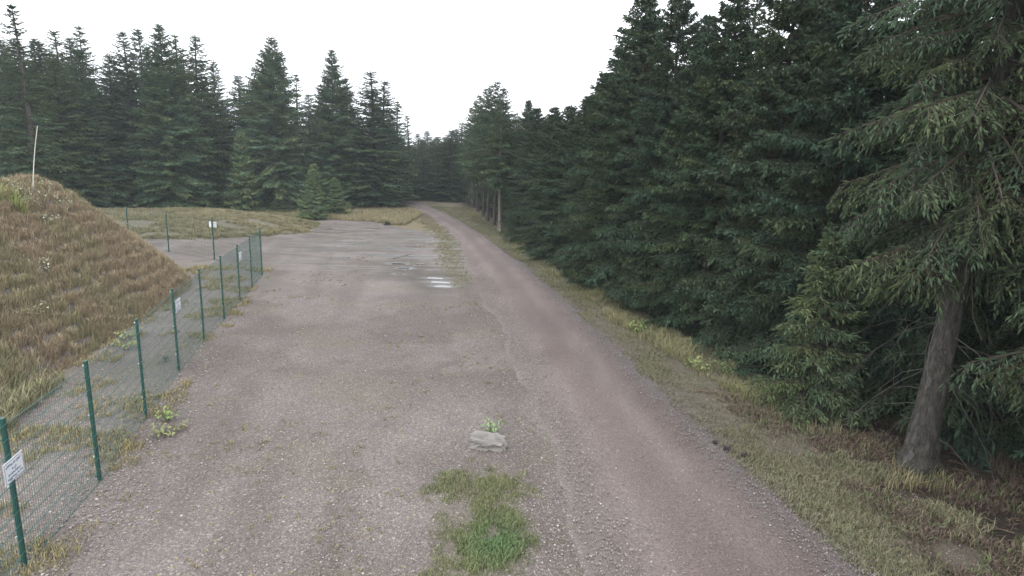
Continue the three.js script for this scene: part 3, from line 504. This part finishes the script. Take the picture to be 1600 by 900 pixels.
// ---------------------------------------------------------------- pole on the bank
{ const t = thing('pole', 'thin pale slightly leaning pole on the top of the brown bank', 'pole', [-15.4, moundY(-15.4, 19.5) - .05, -19.5]);
  part('shaft', tube([[0, 0, 0], [.12, .75, 0], [.26, 1.45, 0], [.42, 2.1, 0]], .015, .009, 8, 12), M.pole, t); part('socket', new THREE.CylinderGeometry(.045, .05, .22, 10).translate(.01, .1, 0), M.zinc, t); part('tip', new THREE.SphereGeometry(.02, 8, 6).translate(.42, 2.1, 0), M.zinc, t); }

// ---------------------------------------------------------------- stone block, stumps, stick, clods
function rock(seed, sx, sy, sz, rough, tone) {
  const g0 = mergeVertices(new THREE.BoxGeometry(1, 1, 1, 12, 8, 10).deleteAttribute('uv').deleteAttribute('normal')), P = g0.attributes.position, C = [];
  for (let i = 0; i < P.count; i++) { let v = new THREE.Vector3().fromBufferAttribute(P, i); const s = v.clone().normalize().multiplyScalar(.62); v.lerp(s, .3); const n = N(v.x * 3 + seed, v.y * 3, v.z * 3 + seed) + .5 * N(v.x * 8 + seed, v.y * 8, v.z * 8); v.multiplyScalar(1 + rough * n); if (v.y > 0) v.y += .22 * -v.x * .5; const k = .75 + .5 * clamp(.5 + n); C.push(tone[0] * k, tone[1] * k, tone[2] * k); P.setXYZ(i, v.x * sx, v.y * sy, v.z * sz); }
  g0.setAttribute('color', new THREE.Float32BufferAttribute(C, 3)); const g = g0.toNonIndexed(); const uv = []; const Q = g.attributes.position; for (let i = 0; i < Q.count; i++) uv.push(Q.getX(i) * .4 + Q.getY(i) * .2, Q.getZ(i) * .4 + Q.getY(i) * .3); g.setAttribute('uv', new THREE.Float32BufferAttribute(uv, 2)); g.computeVertexNormals(); return g;
}
{ const m = new THREE.Mesh(rock(2, .64, .34, .36, .26, [.2, .186, .174]), M.stone); m.name = 'stone_block'; m.position.set(-.34, .05, -10.5); m.rotation.set(.1, -.2, -.07); scene.add(m); tag(m, 'flat-topped grey stone block standing in grass between yard and track', 'stone'); }
{ const m = new THREE.Mesh(rock(7, .5, .4, .4, .14, [.34, .32, .3]), M.stone); m.name = 'boulder'; m.position.set(-12.3, .1, -64.2); scene.add(m); tag(m, 'small pale boulder at the far bend of the track', 'boulder'); }
function stump(label, x, f, r, h, turn) { const t = thing('tree_stump', label, 'tree stump', [x, 0, -f], turn);
  part('wood', tube([[0, -.05, 0], [0, h * .5, 0], [.03, h, 0]], (u) => r * (1.35 - .4 * u), 0, 14, 6), M.wood, t); part('cut_face', new THREE.CircleGeometry(r * .94, 14).rotateX(-Math.PI / 2).translate(.03, h - .003, 0), M.twig, t); for (let k = 0; k < 4; k++) { const a = k * 1.6 + .4; part('root', tube([[Math.cos(a) * r * .7, h * .4, Math.sin(a) * r * .7], [Math.cos(a) * r * 1.5, .06, Math.sin(a) * r * 1.5], [Math.cos(a) * r * 2.1, -.03, Math.sin(a) * r * 2.1]], r * .35, r * .12, 7, 5), M.wood, t); } }
stump('dark stump in the straw-coloured grass at the far edge of the yard', -9.5, 45.4, .19, .26, 0);
stump('dark stump on the right verge close to the pale whitish trunk', .85, 38.1, .14, .3, 1);
{ const t = thing('stick', 'pale forked stick lying on the wet yard beyond the puddles', 'stick', [-5.75, .06, -30.9], .5); part('limb', tube([[-.45, 0, 0], [-.1, .05, .03], [.25, .1, -.02], [.55, .22, .05]], .03, .015, 6, 8), M.paleBark, t); part('side_twig', tube([[.1, .08, 0], [.2, .14, .12], [.38, .2, .24]], .016, .006, 5, 5), M.paleBark, t); }
for (const [x, f, s, lab] of [[4.2, 10.7, .055, 'dark clod on the right edge of the track, middle one of three'], [4.05, 10.95, .045, 'dark clod on the right edge of the track, farthest of three'], [4.42, 10.45, .05, 'dark clod on the right edge of the track, nearest of three']]) {
  const m = new THREE.Mesh(rock(x * 9, s * 2, s * 1.2, s * 1.6, .3, [.035, .026, .03]), M.stone); m.name = numbered('clod'); m.position.set(x, .06, -f); m.rotation.y = f * 7; scene.add(m); tag(m, lab, 'clod'); }

// ---------------------------------------------------------------- leafy weeds
function weed(label, x, y, f, { n = 9, h = .3, leaf = .12, w = .05, col = [.12, .2, .05], seed = 1, spread = .25 }) {
  const R = rng(seed), S = new Tris(), t = thing('leafy_weed', label, 'weed', [x, y, -f]); const r = (a, b) => lerp(a, b, R()); const leaves = [];
  for (let i = 0; i < n; i++) { const a = r(0, 6.28), d = spread * Math.sqrt(R()), hh = h * r(.5, 1), p = [Math.cos(a) * d * .3, 0, Math.sin(a) * d * .3], q = [Math.cos(a) * d, hh, Math.sin(a) * d]; stick(S, p, q, .004, .002, [.1, .13, .05]);
    const m = Math.max(2, Math.round(hh / leaf * 1.6)); for (let k = 1; k <= m; k++) { const u = k / m, b = r(0, 6.28), pp = [lerp(p[0], q[0], u), hh * u, lerp(p[2], q[2], u)], L = leaf * r(.7, 1.2), dr = vnorm([Math.cos(b), r(-.1, .5), Math.sin(b)]), s = vnorm(vcross(dr, UP)), c = mul(col, r(.7, 1.35)); const mid = vadd(vadd(pp, dr, L * .5), UP, .02), tip = vadd(vadd(pp, dr, L), UP, -.015), A = vadd(vadd(mid, s, w * .5), UP, .012), B = vadd(vadd(mid, s, -w * .5), UP, .012);
      const T = new Tris(); T.tri(pp, A, mid, c); T.tri(mid, A, tip, c); T.tri(pp, mid, B, c); T.tri(mid, tip, B, c); leaves.push(T.geo()); } }
  part('stems', S.geo(), M.leaf, t); part('leaves', mergeGeometries(leaves), M.leaf, t); return t;
}
weed('yellow-green leafy weed at the fence foot, upper of two at the gravel edge', -6.72, .04, 11.1, { n: 14, h: .16, leaf: .13, w: .06, col: [.17, .24, .07], seed: 3 });
weed('flat weed with dark stems just nearer than the upper fence-foot weed', -6.38, .04, 10.6, { n: 16, h: .12, leaf: .13, w: .06, col: [.19, .2, .08], seed: 4, spread: .32 });
weed('dark clump of weed behind the fence, halfway along its near stretch', -8.65, .04, 14.4, { n: 10, h: .12, leaf: .1, w: .04, col: [.03, .05, .035], seed: 5 });
weed('pale green leafy weed growing right behind the grey stone block', -.3, .04, 10.95, { n: 14, h: .3, leaf: .1, w: .05, col: [.2, .29, .13], seed: 6 });
weed('broad-leaved weed at the foot of the brown bank, behind the fence', -10.1, .04, 15.3, { n: 14, h: .25, leaf: .16, w: .07, col: [.19, .23, .08], seed: 7, spread: .4 });
weed('second broad-leaved weed at the bank foot, a step farther along', -10.7, .04, 16.3, { n: 14, h: .22, leaf: .16, w: .07, col: [.2, .24, .09], seed: 8, spread: .4 });
weed('light green leafy weed in the middle of the right verge', 5.0, .02, 15.2, { n: 16, h: .25, leaf: .16, w: .07, col: [.19, .27, .09], seed: 9, spread: .35 });
weed('light green leafy weed on the right verge nearer the dark trees', 5.75, .02, 15.0, { n: 12, h: .25, leaf: .15, w: .06, col: [.18, .26, .09], seed: 10, spread: .35 });
weed('green leafy weed at the upper end of the tall weedy verge patch', 4.1, .02, 18.6, { n: 18, h: .35, leaf: .16, w: .07, col: [.18, .26, .08], seed: 11, spread: .4 });
const onMound = (label, x, f, o) => weed(label, x, moundY(x, f), f, o);
onMound('tall pale-leaved weed near the top of the brown bank, largest on it', -14.85, 18.85, { n: 11, h: .8, leaf: .12, w: .065, col: [.26, .31, .2], seed: 21, spread: .55 });
onMound('pale-leaved weed on the bank shoulder right of the largest one', -14.8, 20.0, { n: 7, h: .65, leaf: .11, w: .06, col: [.27, .31, .21], seed: 22, spread: .35 });
onMound('low white-leaved weed below the largest one on the bank', -14.3, 18.5, { n: 8, h: .28, leaf: .12, w: .07, col: [.34, .38, .29], seed: 23, spread: .35 });
onMound('pale weed alone low on the face of the bank', -12.85, 16.25, { n: 9, h: .35, leaf: .12, w: .07, col: [.36, .4, .3], seed: 24, spread: .25 });
onMound('sprawling pale weed on the lower left face of the bank', -11.75, 14.5, { n: 10, h: .3, leaf: .14, w: .08, col: [.28, .33, .2], seed: 25, spread: .3 });

// ---------------------------------------------------------------- grass, heather and loose stones
function tuft(n, h, spread, w, lean, seed) { const R = rng(seed), T = new Tris(), r = (a, b) => lerp(a, b, R());
  for (let i = 0; i < n; i++) { const a = r(0, 6.28), d = spread * Math.sqrt(R()), b = r(0, 6.28), hh = h * r(.55, 1.15), l = lean * hh * r(.2, 1.2), p = [Math.cos(a) * d, -.03, Math.sin(a) * d], s = [Math.cos(b + 1.57) * w, 0, Math.sin(b + 1.57) * w], m = [p[0] + Math.cos(b) * l * .35, hh * .6, p[2] + Math.sin(b) * l * .35], q = [p[0] + Math.cos(b) * l, hh, p[2] + Math.sin(b) * l], c = mul([1, 1, 1], r(.7, 1.2));
    const A = vadd(p, s), B = vadd(p, s, -1), C = vadd(m, s, .75), D = vadd(m, s, -.75); T.tri(A, B, C, c); T.tri(B, D, C, c); T.tri(C, D, q, c); }
  return T.geo(); }
function scatter(name, label, category, geo, mat, seed, count, pick) { // pick(R) -> null or [x, y, f, scale, colour]
  const R = rng(seed), ms = [], cs = [], m = new THREE.Matrix4(), q = new THREE.Quaternion(), e = new THREE.Euler();
  for (let i = 0; i < count; i++) { const p = pick(R); if (!p) continue; e.set((R() - .5) * .3, R() * 6.283, (R() - .5) * .3); q.setFromEuler(e); const sy = p[3] * lerp(.75, 1.25, R()); ms.push(m.compose(new THREE.Vector3(p[0], p[1], -p[2]), q, new THREE.Vector3(p[3], sy, p[3])).clone()); cs.push(new THREE.Color().setRGB(...mul(p[4], lerp(.75, 1.25, R())))); }
  const I = new THREE.InstancedMesh(geo, mat, ms.length); ms.forEach((v, i) => { I.setMatrixAt(i, v); I.setColorAt(i, cs[i]); }); I.name = name; tag(I, label, category, undefined, 'stuff'); scene.add(I); console.log(name, ms.length); return I;
}
const U = (R, a, b) => a + (b - a) * R();
// the bank's brown grass grows in rows along the slope, bare soil between
scatter('bank_grass', 'dry brown grass growing in rows all over the high bank', 'grass', tuft(30, .2, .11, .0055, .7, 31), M.leaf, 41, 90000, (R) => {
  const x = U(R, -24, -9), f = U(R, 5, 27), y = moundY(x, f); if (y < -.05) return null; const row = (y + .2 * fbm(x * .3, f * .3) + .06 * N(x * 2, f * 2)) / .33; const ph = row - Math.floor(row), gapN = fbm(x * .3 + 3, f * .3 + 8) + .35 * ss(1, 3, y) - .1 + .45 * Math.exp(-((x + 13.6) ** 2) / 5 - ((f - 19.5) ** 2) / 14);
  if (y > .12 && gapN > -.2 && ph > .52 + .2 * (R() - .5) && R() < .86) return null; const n = fbm(x * .6, f * .6), k = R();
  return [x, y, f, U(R, .6, 1.2) * (y < .2 ? .7 : 1), mixc(mixc([.27, .212, .138], [.37, .29, .19], k), [.27, .245, .135], clamp(.25 + n))]; });
scatter('bank_foot_grass', 'pale green and straw grass at the near foot of the bank, left picture edge', 'grass', tuft(16, .4, .13, .008, .8, 32), M.leaf, 42, 5000, (R) => { const x = U(R, -14, -8.2), f = U(R, 5, 13.5), y = moundY(x, f); if (y > 1.6 || x > -8.6 - (f - 7) * .22 || R() < ss(10.5, 13.5, f)) return null; return [x, Math.max(0, y), f, U(R, .6, 1.2), mixc([.18, .2, .1], [.3, .26, .16], R())]; });
scatter('tall_bank_tussock', 'fresh green tussock of long grass near the top of the bank', 'grass', tuft(34, .5, .12, .008, .9, 33), M.leaf, 43, 6, (R) => { const x = U(R, -15, -14.5), f = U(R, 17.6, 18.2); return [x, moundY(x, f), f, U(R, .8, 1.1), [.26, .3, .1]]; });
const vergeGap = (x, f) => fbm(x * .55, f * .4) + .3 * N(x * 2, f * 2);
scatter('verge_grass', 'short yellowish green grass on the verge right of the track', 'grass', tuft(12, .06, .075, .0045, 1.1, 34), M.leaf, 44, 80000, (R) => {
  const f = 4.5 + 58 * Math.pow(R(), 1.7), a = roadR(f), b = woodR(f), x = U(R, a - .1, b + .5); if (R() > .08 + .82 * ss(.35, -.25, vergeGap(x, f) + .45 * ss(a + .9, a - .1, x) + .28 * Math.exp(-(((x - a - 1.1 - .2 * N(f * .3, 2)) / .3) ** 2))) * ss(-2, 16, f)) return null; const n = fbm(x * .8, f * .5), t = (x - a) / (b - a); if (f < 12 && x > 6.2 - R() * .6 && fbm(x, f) < .15) return null;
  return [x, 0, f, U(R, .6, 1.3) * (1 + .6 * ss(.5, 1, t)) * (1 + f * .012), mul(mixc([.2, .19, .115], mixc([.155, .175, .085], [.29, .255, .165], R()), clamp(.5 + n)), .88)]; });
scatter('tall_verge_grass', 'taller pale grass along the foot of the dark trees on the right', 'grass', tuft(18, .28, .1, .006, .8, 35), M.leaf, 45, 4600, (R) => {
  const f = 9.5 + 48 * Math.pow(R(), 1.5), b = woodR(f), x = b + U(R, -.95, .55); if (N(x * .6, f * .35) < .02) return null; if (f < 13 && R() < .93) return null;
  return [x, 0, f, U(R, .6, 1.15), mixc([.19, .2, .09], [.32, .285, .16], R())]; });
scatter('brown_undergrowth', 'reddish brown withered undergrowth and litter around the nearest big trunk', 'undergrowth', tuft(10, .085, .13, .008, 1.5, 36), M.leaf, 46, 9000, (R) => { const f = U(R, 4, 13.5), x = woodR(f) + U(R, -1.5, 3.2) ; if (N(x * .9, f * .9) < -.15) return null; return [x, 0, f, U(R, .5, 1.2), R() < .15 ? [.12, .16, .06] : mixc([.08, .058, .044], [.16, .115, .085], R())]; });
scatter('worn_grass', 'green worn grass between yard and track at the bottom of the picture', 'grass', tuft(12, .06, .075, .0045, 1, 37), M.leaf, 47, 40000, (R) => { const x = U(R, -2.4, 1.2), f = U(R, 4, 11), g = grassPatch(x, f); if (g < .02 + 1.5 * R() || fbm(x * 2.2, f * 2.2) + .5 * (R() - .5) < -.2) return null; const lush = Math.exp(-(((x + .1) / .45) ** 2) - (((f - 7.6) / .55) ** 2)); return [x, .03, f, U(R, .6, 1.2) * (1 + .5 * lush), mixc(mixc([.22, .21, .11], [.16, .19, .08], R()), [.1, .175, .065], clamp(lush))]; });
scatter('strip_grass', 'thin olive grass strip along the left edge of the track', 'grass', tuft(12, .09, .08, .006, .9, 38), M.leaf, 48, 26000, (R) => { const f = U(R, 20, 62), x = roadL(f) + U(R, -2.4, .2); if (R() < .4 || stripL(x, f) < .3 + 1.2 * R()) return null; return [x, .03, f, U(R, .5, 1.0), mixc([.2, .19, .12], [.26, .235, .16], R())]; });
scatter('yard_grass', 'sparse tiny grass tufts dotted over the gravel yard', 'grass', tuft(12, .06, .06, .005, 1, 39), M.leaf, 49, 9000, (R) => { const f = 5 + 35 * Math.pow(R(), 1.4), x = U(R, -9.5, roadL(f)); const d = fbm(x * .4 + 3, f * .4); if (d < .12 + (x < -5.5 && f < 12 ? -.2 : 0)) return null; if (fbm(x * 1.7, f * 1.7) < .05 || R() < .45) return null; return [x, .03, f, U(R, .5, 1.1), mixc([.22, .21, .08], [.26, .2, .11], R())]; });
scatter('fence_grass', 'weedy yellow grass between the green fence and the bank', 'grass', tuft(12, .1, .1, .006, 1, 40), M.leaf, 50, 7000, (R) => { const f = U(R, 6, 27), x = lerp(-4.2, -11.2, (f - 0) / 27) + U(R, -3.4, .4); if (moundY(x, f) > .15 || fbm(x * .9, f * .9) < .12) return null; return [x, .03, f, U(R, .5, 1.3), mixc([.25, .23, .1], [.33, .26, .14], R())]; });
scatter('straw_grass', 'straw-coloured dry grass at the far edge of the yard below the left wood', 'grass', tuft(16, .32, .12, .01, .7, 41), M.leaf, 51, 7000, (R) => { const f = U(R, 45.5, 58), x = U(R, -17.5, -8.2); if (x > roadL(f) - .4 || f > woodL(x) + 1.5 || yardIn(x, f) > .6 * R() - .1) return null; return [x, 0, f, U(R, .6, 1.2), mixc([.33, .275, .165], [.25, .225, .125], R())]; });
scatter('bank_turf', 'olive and yellow grass on the low turf bank beyond the far fence', 'grass', tuft(14, .16, .14, .01, .9, 42), M.leaf, 52, 22000, (R) => { const x = U(R, -34, -12.5), f = U(R, 33, 54), b = bankShape(x, f); if (b < -.02 && f < 49) return null; if (f > woodL(x) + 1) return null; if (fbm(x * .5 + 7, f * 1.1) > .22) return null; return [x, b > 0 ? .1 + .55 * ss(-.04, .5, b) : 0, f, U(R, .6, 1.2), mixc([.185, .172, .085], [.28, .245, .145], clamp(R() * .7 + fbm(x * .4, f * .4)))]; });
const bit = (() => { const T = new Tris(), w = [1, 1, 1]; stick(T, [-1, .1, 0], [.2, .25, .1], .09, .07, w); stick(T, [.2, .25, .1], [1.1, .12, -.2], .07, .04, w); T.tri([.1, .1, .2], [.5, .25, .5], [.55, .1, .1], w); T.tri([-.5, .12, -.1], [-.3, .2, -.5], [-.05, .08, -.2], w); T.tri([-.2, .05, .3], [-.6, .2, .45], [-.5, .05, .1], w); return T.geo(); })();
scatter('forest_litter', 'brown fallen twigs, needles and leaves on the ground under the nearest spruces', 'litter', bit, M.leaf, 64, 15000, (R) => { const f = U(R, 4, 14), x = woodR(f) + U(R, -1.7, 4); if (fbm(x * .8, f * .8) < -.3 + .5 * ss(-.2, -1.7, x - woodR(f))) return null; return [x, .01, f, .012 + .035 * R() * R() + (R() > .985 ? .12 : 0), mixc([.09, .06, .042], [.24, .18, .13], R() * R())]; });
const pebble = (() => { const g = new THREE.IcosahedronGeometry(1, 0), P = g.attributes.position; for (let i = 0; i < P.count; i++) { const k = 1 + .35 * N(P.getX(i) * 2.1, P.getY(i) * 2.1, P.getZ(i) * 2.1); P.setXYZ(i, P.getX(i) * k, P.getY(i) * k * .62, P.getZ(i) * k * .85); } g.computeVertexNormals(); const c = new Float32Array(P.count * 3).fill(1); g.setAttribute('color', new THREE.BufferAttribute(c, 3)); return g; })();
const stoneCol = (R) => { const k = R(); return k > .975 ? [.42, .4, .38] : mul(mixc([.23, .19, .175], [.29, .265, .25], R()), U(R, .6, 1.1)); };
const pebbleMat = std({ vertexColors: true, roughness: .85 });
scatter('loose_gravel', 'loose grey and pinkish stones strewn over the gravel yard', 'gravel', pebble, pebbleMat, 60, 90000, (R) => { const f = 4.8 + 17 * Math.pow(R(), 1.6), x = U(R, -11, roadL(f) + .3); if (moundY(x, f) > .1) return null; if (grassPatch(x, f) > .25 && R() < .6) return null; const near = Math.exp(-(((x - lerp(-5.8, -8.3, (f - 7) / 9)) / .5) ** 2)); if (R() > .3 + .35 * near + .4 * fbm(x * .5, f * .5)) return null; const s = .006 + .017 * Math.pow(R(), 3) * (1 + .5 * near); return [x, yardY(x, f) + s * .3, f, s, stoneCol(R)]; });
scatter('edge_gravel', 'coarse loose grey stones along both edges of the reddish track', 'gravel', pebble, pebbleMat, 61, 34000, (R) => { const f = 5 + 25 * Math.pow(R(), 1.7), right = R() < .5, x = right ? roadR(f) + (R() + R() + R() - 1.6) * .6 : roadL(f) + .15 + (R() + R() - 1) * 1.1; const s = .006 + .016 * Math.pow(R(), 3); return [x, trackIn(x, f) > .15 ? .075 : .03, f, s, mul(stoneCol(R), right ? .8 : 1)]; });
scatter('verge_gravel', 'small grey stones showing through the thin grass of the right verge', 'gravel', pebble, pebbleMat, 63, 16000, (R) => { const f = 5 + 17 * Math.pow(R(), 1.5), a = roadR(f), b = woodR(f), x = U(R, a, b - .4); if (R() > ss(-.2, .4, vergeGap(x, f) + .3)) return null; const s = .005 + .014 * Math.pow(R(), 3); return [x, .008, f, s, mul(stoneCol(R), .9)]; });
scatter('track_gravel', 'small stones lying on the reddish track', 'gravel', pebble, pebbleMat, 62, 16000, (R) => { const f = 5 + 15 * Math.pow(R(), 1.5), x = U(R, roadL(f), roadR(f)); const s = .004 + .011 * Math.pow(R(), 4); return [x, .075, f, s, mul(stoneCol(R), .95)]; });

scene.traverse((o) => { if (o.isMesh) { o.castShadow = true; o.receiveShadow = true; } });
renderer.render(scene, camera);
